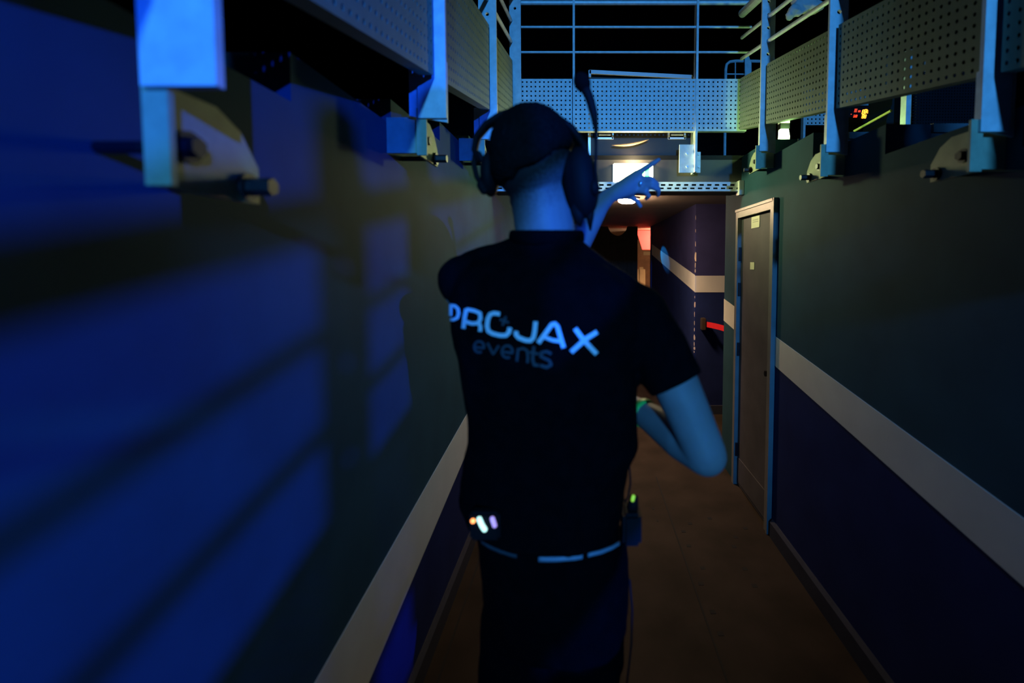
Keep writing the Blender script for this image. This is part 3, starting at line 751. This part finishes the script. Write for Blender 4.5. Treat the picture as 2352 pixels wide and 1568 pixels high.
# trapezius
cap_tube(bm, [at(1250, 575, .965), at(1175, 612, .965)], [.045, .035]); cap_tube(bm, [at(1262, 575, .955), at(1360, 632, .945)], [.045, .038])
# right arm
cap_tube(bm, [RS, RH.lerp(RS, .4), RH, RH.lerp(RE, .5), RE], [.055, .05, .046, .043, .040], 20)
cap_tube(bm, [RE, RE.lerp(RW, .3), RE.lerp(RW, .7), RW], [.040, .043, .034, .027], 20)
def hand(bm, W, K, chains, pr=.0125):
    for k in K: cap_tube(bm, [W, W.lerp(k, .55), k], [.021, pr+.002, pr*.82])
    for a, b in zip(K[:-1], K[1:]): cap_tube(bm, [W.lerp(a, .8), W.lerp(b, .8)], pr*.95)
    for c in chains: cap_tube(bm, c, [.0100, .0092, .0085, .0072][:len(c)])
d = (RW-RE).normalized(); up = Vector((0, 0, 1)); sd = d.cross(up).normalized()
K = [RW+d*.085+up*(.033-.022*i)+sd*.004 for i in range(4)]
ch_ = [[k, k+d*.035-sd*.012, k+d*.045-sd*.038, k+d*.022-sd*.052] for k in K]
ch_.append([RW+d*.025+up*.02, RW+d*.05+up*.045-sd*.015, RW+d*.075+up*.048-sd*.035])
hand(bm, RW, K, ch_)
# left arm, raised; hand pointing
cap_tube(bm, [LS, LS.lerp(LE, .5), LE], [.055, .047, .041], 20)
cap_tube(bm, [LE, LE.lerp(LW, .3), LE.lerp(LW, .7), LW], [.041, .042, .034, .027], 20)
hy = 1.36
W = at(1396, 452, 1.345)
cap_tube(bm, [LW, W], [.027, .024])
K = [at(1462, 399, hy), at(1468, 412, hy+.004), at(1466, 425, hy+.008), at(1458, 437, hy+.01)]
Ch = [[K[0], at(1483, 386, hy), at(1501, 374, hy+.004), at(1514, 366, hy+.006)],
      [K[1], at(1496, 411, hy-.012), at(1509, 422, hy-.006), at(1505, 433, hy+.012)],
      [K[2], at(1497, 428, hy-.012), at(1513, 436, hy-.006), at(1511, 449, hy+.01)],
      [K[3], at(1482, 440, hy-.008), at(1490, 450, hy), at(1484, 457, hy+.014)],
      [at(1418, 452, hy+.01), at(1446, 451, hy+.02), at(1462, 460, hy+.022), at(1471, 474, hy+.022)]]
hand(bm, W, K, Ch, .014)
# legs (bare core, covered by the trousers) and feet
HL, HR = at(1195, 1400, .955), at(1350, 1400, .945)
KL, KR = Vector((-.15, .93, .50)), Vector((.015, 1.05, .51))
AL, AR = Vector((-.16, .80, .10)), Vector((.02, 1.12, .09))
for a, k, f in ((HL, KL, AL), (HR, KR, AR)): cap_tube(bm, [a, a.lerp(k, .5), k, k.lerp(f, .35), f], [.062, .060, .050, .05, .036], 18)
hair_shade_fade(M['skin'], HC.x, HC.z)
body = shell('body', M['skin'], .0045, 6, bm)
# eyes, nails
for px in (1203, 1262):
    e = B(); ell(e, at(px, 388, 1.048), (.012, .012, .012), 16); obj('eye', e, M['eye'], man, True)
# hair, its lower edge slanted so the shade on the left nape is included
bm = B(); ell(bm, HC+Vector((0, -.0, .012)), (.0885, .102, .0965), 32)
ell(bm, HC+Vector((0, -.012, -.02)), (.0845, .094, .07), 28)
for v in bm.verts:
    zl = HC.z-.040+.70*(v.co.x-HC.x)*(1 if v.co.x > HC.x else .6)+.006*math.sin(v.co.x*300)
    if v.co.z < zl and v.co.y < HC.y+.06: v.co.z = zl-.0; v.co.x = HC.x+(v.co.x-HC.x)*1.0
for v in [v for v in bm.verts if v.co.y > HC.y+.055 and v.co.z < HC.z+.05]: v.co.y = HC.y+.055
ht = bpy.data.textures.new('hairtex', 'CLOUDS'); ht.noise_scale = .006
shell('hair', M['hair'], .004, 3, bm, (ht, .006))
# T-shirt
tf = bpy.data.textures.new('shirtfolds', 'CLOUDS'); tf.noise_scale = .09
bm = B()
loft(bm, [ring(bm, L, R, py, yc, b) for py, L, R, yc, b in torso])
tube(bm, [RS+(RS-RH)*.15, RS, RS.lerp(RH, .5), RH], [.045, .062, .060, .056], 24)
ell(bm, RS, (.062, .062, .060), 18)
cap_tube(bm, [at(1255, 575, .965), at(1175, 600, .965), at(1090, 625, .97)], [.055, .046, .048], 18)
cap_tube(bm, [at(1262, 575, .955), at(1365, 645, .945), at(1445, 703, .93)], [.06, .05, .055], 18)
tube(bm, [LS+(LS-LE)*.1, LS, LS.lerp(LE, .35), LS.lerp(LE, .72)], [.05, .068, .062, .056], 24)
ell(bm, at(1066, 645, .985), (.055, .06, .058), 18)
shirt = shell('tshirt', M['shirt'], .0055, 6, bm, (tf, .010))
bm = B(); c = at(1256, 558, .965); pts = []
for k in range(33):
    t = 2*PI*k/32; pts.append(c+Vector((.074*math.cos(t), .066*math.sin(t), .012+.004*math.sin(t))))
tube(bm, pts, .010, 10, sq=(1.5, .6), up=(0, 0, 1)); obj('collar', bm, M['shirt'], man, True)
# trousers
bm = B()
loft(bm, [ring(bm, L, R, py, yc, b) for py, L, R, yc, b in ((1180, 1080, 1420, .945, .115), (1240, 1094, 1446, .948, .12), (1300, 1102, 1448, .95, .126), (1370, 1106, 1446, .95, .126), (1430, 1110, 1445, .95, .12))])
for a, k, f, o_ in ((HL, KL, AL, 0), (HR, KR, AR, 1)): tube(bm, [a+Vector((0, 0, .05)), a, a.lerp(k, .5), k, k.lerp(f, .45), f+Vector((0, 0, .0))], [.075, .083, .083, .074, .070, .066], 24)
ttx = bpy.data.textures.new('trouserfolds', 'CLOUDS'); ttx.noise_scale = .07
shell('trousers', M['trouser'], .007, 5, bm, (ttx, .012))
for a in (AL, AR):
    bm = B(); ell(bm, a+Vector((0, .06, -.035)), (.047, .125, .05), 24); ell(bm, a+Vector((0, -.03, -.03)), (.042, .06, .058), 20)
    for v in bm.verts: v.co.z = max(v.co.z, .003)
    obj('shoe', bm, M['shoe'], man, True)

bpy.context.view_layer.update()
dg = bpy.context.evaluated_depsgraph_get()
def bvh(o):
    e = o.evaluated_get(dg); me = e.to_mesh(); mw = o.matrix_world
    t = BVHTree.FromPolygons([mw @ v.co for v in me.vertices], [p.vertices[:] for p in me.polygons]); e.to_mesh_clear(); return t
T = bvh(shirt)
def on_shirt(px, py):
    o = at(px, py, .6); h = T.ray_cast(o, Vector((0, 1, 0))*1 if 0 else (at(px, py, .9)-o).normalized())
    return (h[0], h[1]) if h[0] else (None, None)
# lettering: strokes drawn on the back of the shirt
def stroke(bm, pts, hw):
    P = []
    for a, b in zip(pts[:-1], pts[1:]):
        n = max(1, int(math.hypot(b[0]-a[0], b[1]-a[1])/2.5))
        for k in range(n): P.append((a[0]+(b[0]-a[0])*k/n, a[1]+(b[1]-a[1])*k/n))
    P.append(pts[-1]); rows = []
    for i, p in enumerate(P):
        q0, q1 = P[max(0, i-1)], P[min(len(P)-1, i+1)]; dx, dy = q1[0]-q0[0], q1[1]-q0[1]; l = math.hypot(dx, dy) or 1
        nx, ny = -dy/l*hw, dx/l*hw; r = []
        for s in (-1, 0, 1):
            h, n = on_shirt(p[0]+nx*s, p[1]+ny*s)
            if h is None: r = None; break
            r += [h+n*.0012, h+n*.0022]
        rows.append(r)
    for a, b in zip(rows[:-1], rows[1:]):
        if a is None or b is None: continue
        A = [bm.verts.new(q) for q in a]; C_ = [bm.verts.new(q) for q in b]
        for i, j in ((1, 3), (3, 5)): bm.faces.new((A[i], A[j], C_[j], C_[i]))
        bm.faces.new((A[0], A[1], C_[1], C_[0])); bm.faces.new((A[5], A[4], C_[4], C_[5])); bm.faces.new((A[0], C_[0], C_[2], A[2])); bm.faces.new((A[2], C_[2], C_[4], A[4]))
def arc(cx, cy, rx, ry, a0, a1, n=10, rot=0):
    out = []
    for k in range(n+1):
        t = math.radians(a0+(a1-a0)*k/n); out.append((cx+rx*math.cos(t), cy+ry*math.sin(t)))
    return out
bm = B(); hw = 4.2
stroke(bm, [(1037, 700), (1036, 735)], 3.2)
stroke(bm, [(1035, 701), (1046, 702), (1053, 708), (1055, 719), (1052, 730), (1043, 734), (1036, 733)], 3.4)
stroke(bm, [(1066, 754), (1069, 728), (1073, 709)], hw); stroke(bm, [(1073, 710), (1092, 714), (1104, 719), (1105, 732), (1100, 742), (1086, 743), (1070, 738)], hw)
stroke(bm, [(1102, 742), (1105, 752), (1104, 761)], hw)
stroke(bm, [(1149, 721), (1136, 719), (1127, 722), (1122, 733), (1120, 748), (1123, 760), (1133, 766), (1150, 770), (1163, 770), (1170, 763), (1172, 752)], hw+.6)
stroke(bm, [(1231, 738), (1229, 760), (1226, 775), (1219, 782), (1208, 781), (1192, 775), (1186, 768), (1187, 760)], hw+.8)
stroke(bm, [(1237, 787), (1255, 763), (1268, 745), (1275, 743), (1281, 750), (1288, 775), (1295, 798)], hw+1); stroke(bm, [(1252, 774), (1270, 781), (1286, 783)], hw)
stroke(bm, [(1321, 754), (1340, 780), (1370, 812)], hw+1.2); stroke(bm, [(1371, 762), (1345, 778), (1312, 808)], hw+1.2)
obj('lettering', bm, M['ink'], man)['label'] = 'white word PROJAX across the upper back'
bm = B()
def star(cx, cy, r):
    for k in range(4):
        a = math.radians(20+90*k); stroke(bm, [(cx, cy), (cx+r*math.cos(a), cy+r*math.sin(a))], 2.6)
star(1159, 737, 11)
obj('printed_star', bm, M['ink2'], man)
bm = B()
hw = 2.6
def small_e(cx, cy, s): stroke(bm, [(cx-s, cy), (cx+s*.95, cy+3)]+arc(cx, cy, s, s*1.15, 5, -300, 16), hw)
small_e(1102, 796, 11)
stroke(bm, [(1121, 787), (1134, 813), (1147, 793)], hw); small_e(1166, 807, 12)
stroke(bm, [(1188, 829), (1191, 799)], hw); stroke(bm, [(1190, 803), (1201, 799), (1211, 804), (1213, 818), (1212, 833)], hw)
stroke(bm, [(1227, 795), (1224, 825), (1228, 838), (1238, 838)], hw+.8); stroke(bm, [(1216, 808), (1238, 812)], hw)
stroke(bm, [(1267, 812), (1256, 806), (1244, 809), (1243, 818), (1262, 827), (1267, 837), (1256, 843), (1241, 838)], hw+.8)
o = obj('lettering', bm, M['ink2'], man); o['label'] = 'dim grey word events below the white word'

# belt
Tt = bvh(bpy.data.objects['trousers'])
def on_tr(px, py):
    o = at(px, py, .6); h = Tt.ray_cast(o, (at(px, py, .9)-o).normalized()); return (h[0], h[1]) if h[0] else (at(px, py, .93), Vector((0, -1, 0)))
bl = empty('belt_strap', (-.05, .95, .98), 'pale blue lit strip of a waist strap worn round the trousers', 'belt')
def strap(pp, hw, m, nm, off=.004):
    bm = B(); rows = []
    for i in range(len(pp)-1):
        for k in range(6):
            t = k/6; rows.append((pp[i][0]+(pp[i+1][0]-pp[i][0])*t, pp[i][1]+(pp[i+1][1]-pp[i][1])*t))
    rows.append(pp[-1]); V = []
    for x, y in rows:
        h0, n0 = on_tr(x, y-hw); h1, n1 = on_tr(x, y+hw)
        V.append([bm.verts.new(q) for q in (h0+n0*.0005, h0+n0*off, h1+n1*off, h1+n1*.0005)])
    for a, b in zip(V[:-1], V[1:]):
        for e in range(4): bm.faces.new((a[e], a[(e+1) % 4], b[(e+1) % 4], b[e]))
    bm.faces.new(V[0]); bm.faces.new(V[-1][::-1])
    return obj(nm, bm, m, bl, True)
strap([(1108, 1241), (1125, 1253), (1150, 1264), (1175, 1272), (1188, 1275)], 3.2, M['ink2'], 'strap')
strap([(1238, 1282), (1280, 1282), (1320, 1279), (1337, 1276)], 5, M['belt'], 'strap')
strap([(1350, 1273), (1380, 1266), (1405, 1256), (1420, 1247)], 4.2, M['belt'], 'strap')

# belt pack with LEDs (left hip)
bp = empty('belt_pack', at(1110, 1200, .84), 'black radio pack with orange, pale green and violet lights on the left of the waistband', 'radio')
bm = B(); a, b = at(1080, 1172, .835), at(1150, 1236, .835); box(bm, (a.x, .825, b.z), (b.x, .85, a.z)); bmesh.ops.bevel(bm, geom=bm.edges[:], offset=.005, segments=2, affect='EDGES')
obj('pack_case', bm, M['plastic'], bp)
def led(pts, r, m, nm, ap=.8235):
    bm = B(); cap_tube(bm, [at(x, y, ap) for x, y in pts], r, 10); obj(nm, bm, m, bp, True)
led([(1086, 1196), (1086.5, 1196)], .0042, M['e_orange'], 'orange_light')
led([(1101, 1192), (1107, 1206), (1113, 1215)], .0048, M['e_cyan'], 'pale_green_light')
led([(1131, 1191), (1136, 1206)], .0044, M['e_violet'], 'violet_light')
# second pack on the right hip with cord
rp = empty('hip_radio', at(1450, 1200, .93), 'black radio with a small lime light and thin cord on the right hip', 'radio')
bm = B(); a, b = at(1428, 1165, .93), at(1470, 1238, .93); box(bm, (a.x, .90, b.z), (b.x, .96, a.z)); bmesh.ops.bevel(bm, geom=bm.edges[:], offset=.007, segments=2, affect='EDGES')
obj('radio_case', bm, M['plastic'], rp)
bm = B(); tube(bm, [at(1452, 1168, .93), at(1455, 1150, .93), at(1457, 1138, .93)], [.012, .010, .008], 14); obj('plug', bm, M['plastic'], rp, True)
bm = B(); cap_tube(bm, [at(1455, 1140, .915), at(1453, 1148, .915)], .0035, 10); obj('lime_light', bm, M['e_lime'], rp, True)
bm = B(); tube(bm, [at(1438, 1050, .93), at(1446, 1075, .925), at(1448, 1110, .925), at(1443, 1140, .925), at(1436, 1152, .93), at(1430, 1140, .94)], .0022, 8); obj('cord', bm, M['plastic'], rp, True)
bm = B(); tube(bm, [at(1446, 1330, .93), at(1452, 1400, .93), at(1450, 1480, .93), at(1440, 1568, .93)], .0022, 8); obj('cord', bm, M['plastic'], rp, True)
# green lit wristband on the right wrist
q = RE.lerp(RW, .88); wb = empty('wrist_band', q, 'green wristband with a small dial on the lowered right wrist', 'wristband')
d = (RW-RE).normalized(); bm = B()
tube(bm, [q-d*.010, q-d*.010, q+d*.010, q+d*.010], [.026, .0325, .0325, .026], 24); obj('band', bm, M['green'], wb, True)
bm = B(); n = d.cross(Vector((0, 0, 1))).normalized(); n = -n if n.y > 0 else n
cyl(bm, q+n*.030, q+n*.038, .013, 16); obj('dial', bm, M['plastic'], wb)
# ring
q = K0 = at(1473, 421, hy-.008)
bm = B(); tube(bm, [at(1470, 422, hy-.002), at(1470, 422, hy-.002), at(1475, 422.5, hy-.004), at(1475, 422.5, hy-.004)], [.008, .0112, .0112, .008], 16)
tag(obj('finger_ring', bm, M['ring'], None, True), 'small silver ring on a bent finger of the pointing hand', 'ring')

# headset
hs = empty('headset', HC+Vector((0, 0, .1)), 'black headset over the short dark hair, microphone boom turned up', 'headset')
bm = B(); pts = []
bandp = [(1100, 372), (1090, 345), (1096, 315), (1118, 288), (1150, 268), (1190, 256), (1232, 256), (1275, 270), (1312, 296), (1340, 335), (1350, 375)]
tube(bm, [at(x, y, .965) for x, y in bandp], [.007, .009, .011, .012, .013, .013, .013, .013, .013, .014, .012], 14, sq=(.7, 1.5), up=(0, 0, 1))
obj('headband', bm, M['plastic'], hs, True)
# left: yoke loop and thin cup
bm = B(); tube(bm, [at(x, y, .965) for x, y in ((1092, 350), (1088, 375), (1095, 405), (1106, 425), (1118, 420), (1115, 395), (1110, 372), (1100, 352), (1092, 350))], .0055, 10); obj('yoke', bm, M['plastic'], hs, True)
bm = B(); ell(bm, at(1126, 400, .985), (.020, .042, .048), 24); obj('ear_cup', bm, M['plastic'], hs, True)
bm = B(); cap_tube(bm, [at(1106, 425, .96), at(1112, 436, .96)], .010); obj('pivot', bm, M['plastic'], hs, True)
# right: large cup and cushion
bm = B(); ell(bm, at(1336, 420, .955), (.036, .046, .074), 28, Matrix.Rotation(math.radians(-6), 3, 'Y')); obj('ear_cup', bm, M['plastic'], hs, True)
bm = B(); ell(bm, at(1308, 418, .96), (.020, .048, .068), 28, Matrix.Rotation(math.radians(-6), 3, 'Y')); obj('ear_cushion', bm, M['foam'], hs, True)
bm = B(); tube(bm, [at(1322, 470, .945), at(1330, 500, .945), at(1333, 520, .945)], [.017, .011, .003], 12); tube(bm, [at(1350, 460, .95), at(1355, 500, .95), at(1356, 530, .95)], [.017, .008, .002], 12)
obj('cup_bracket', bm, M['plastic'], hs, True)
bm = B(); ell(bm, at(1364, 432, .93), (.012, .02, .018), 18); obj('boom_pivot', bm, M['plastic'], hs, True)
bm = B(); tube(bm, [at(x, y, .92) for x, y in ((1368, 432), (1368, 380), (1369, 330), (1369, 298), (1364, 262), (1357, 235), (1350, 215), (1343, 203))], [.003, .003, .003, .0045, .008, .0088, .0092, .011], 12); obj('boom', bm, M['plastic'], hs, True)
bm = B(); ell(bm, at(1337, 189, .92), (.0165, .016, .020), 20, Matrix.Rotation(math.radians(-25), 3, 'Y')); obj('microphone', bm, M['foam'], hs, True)
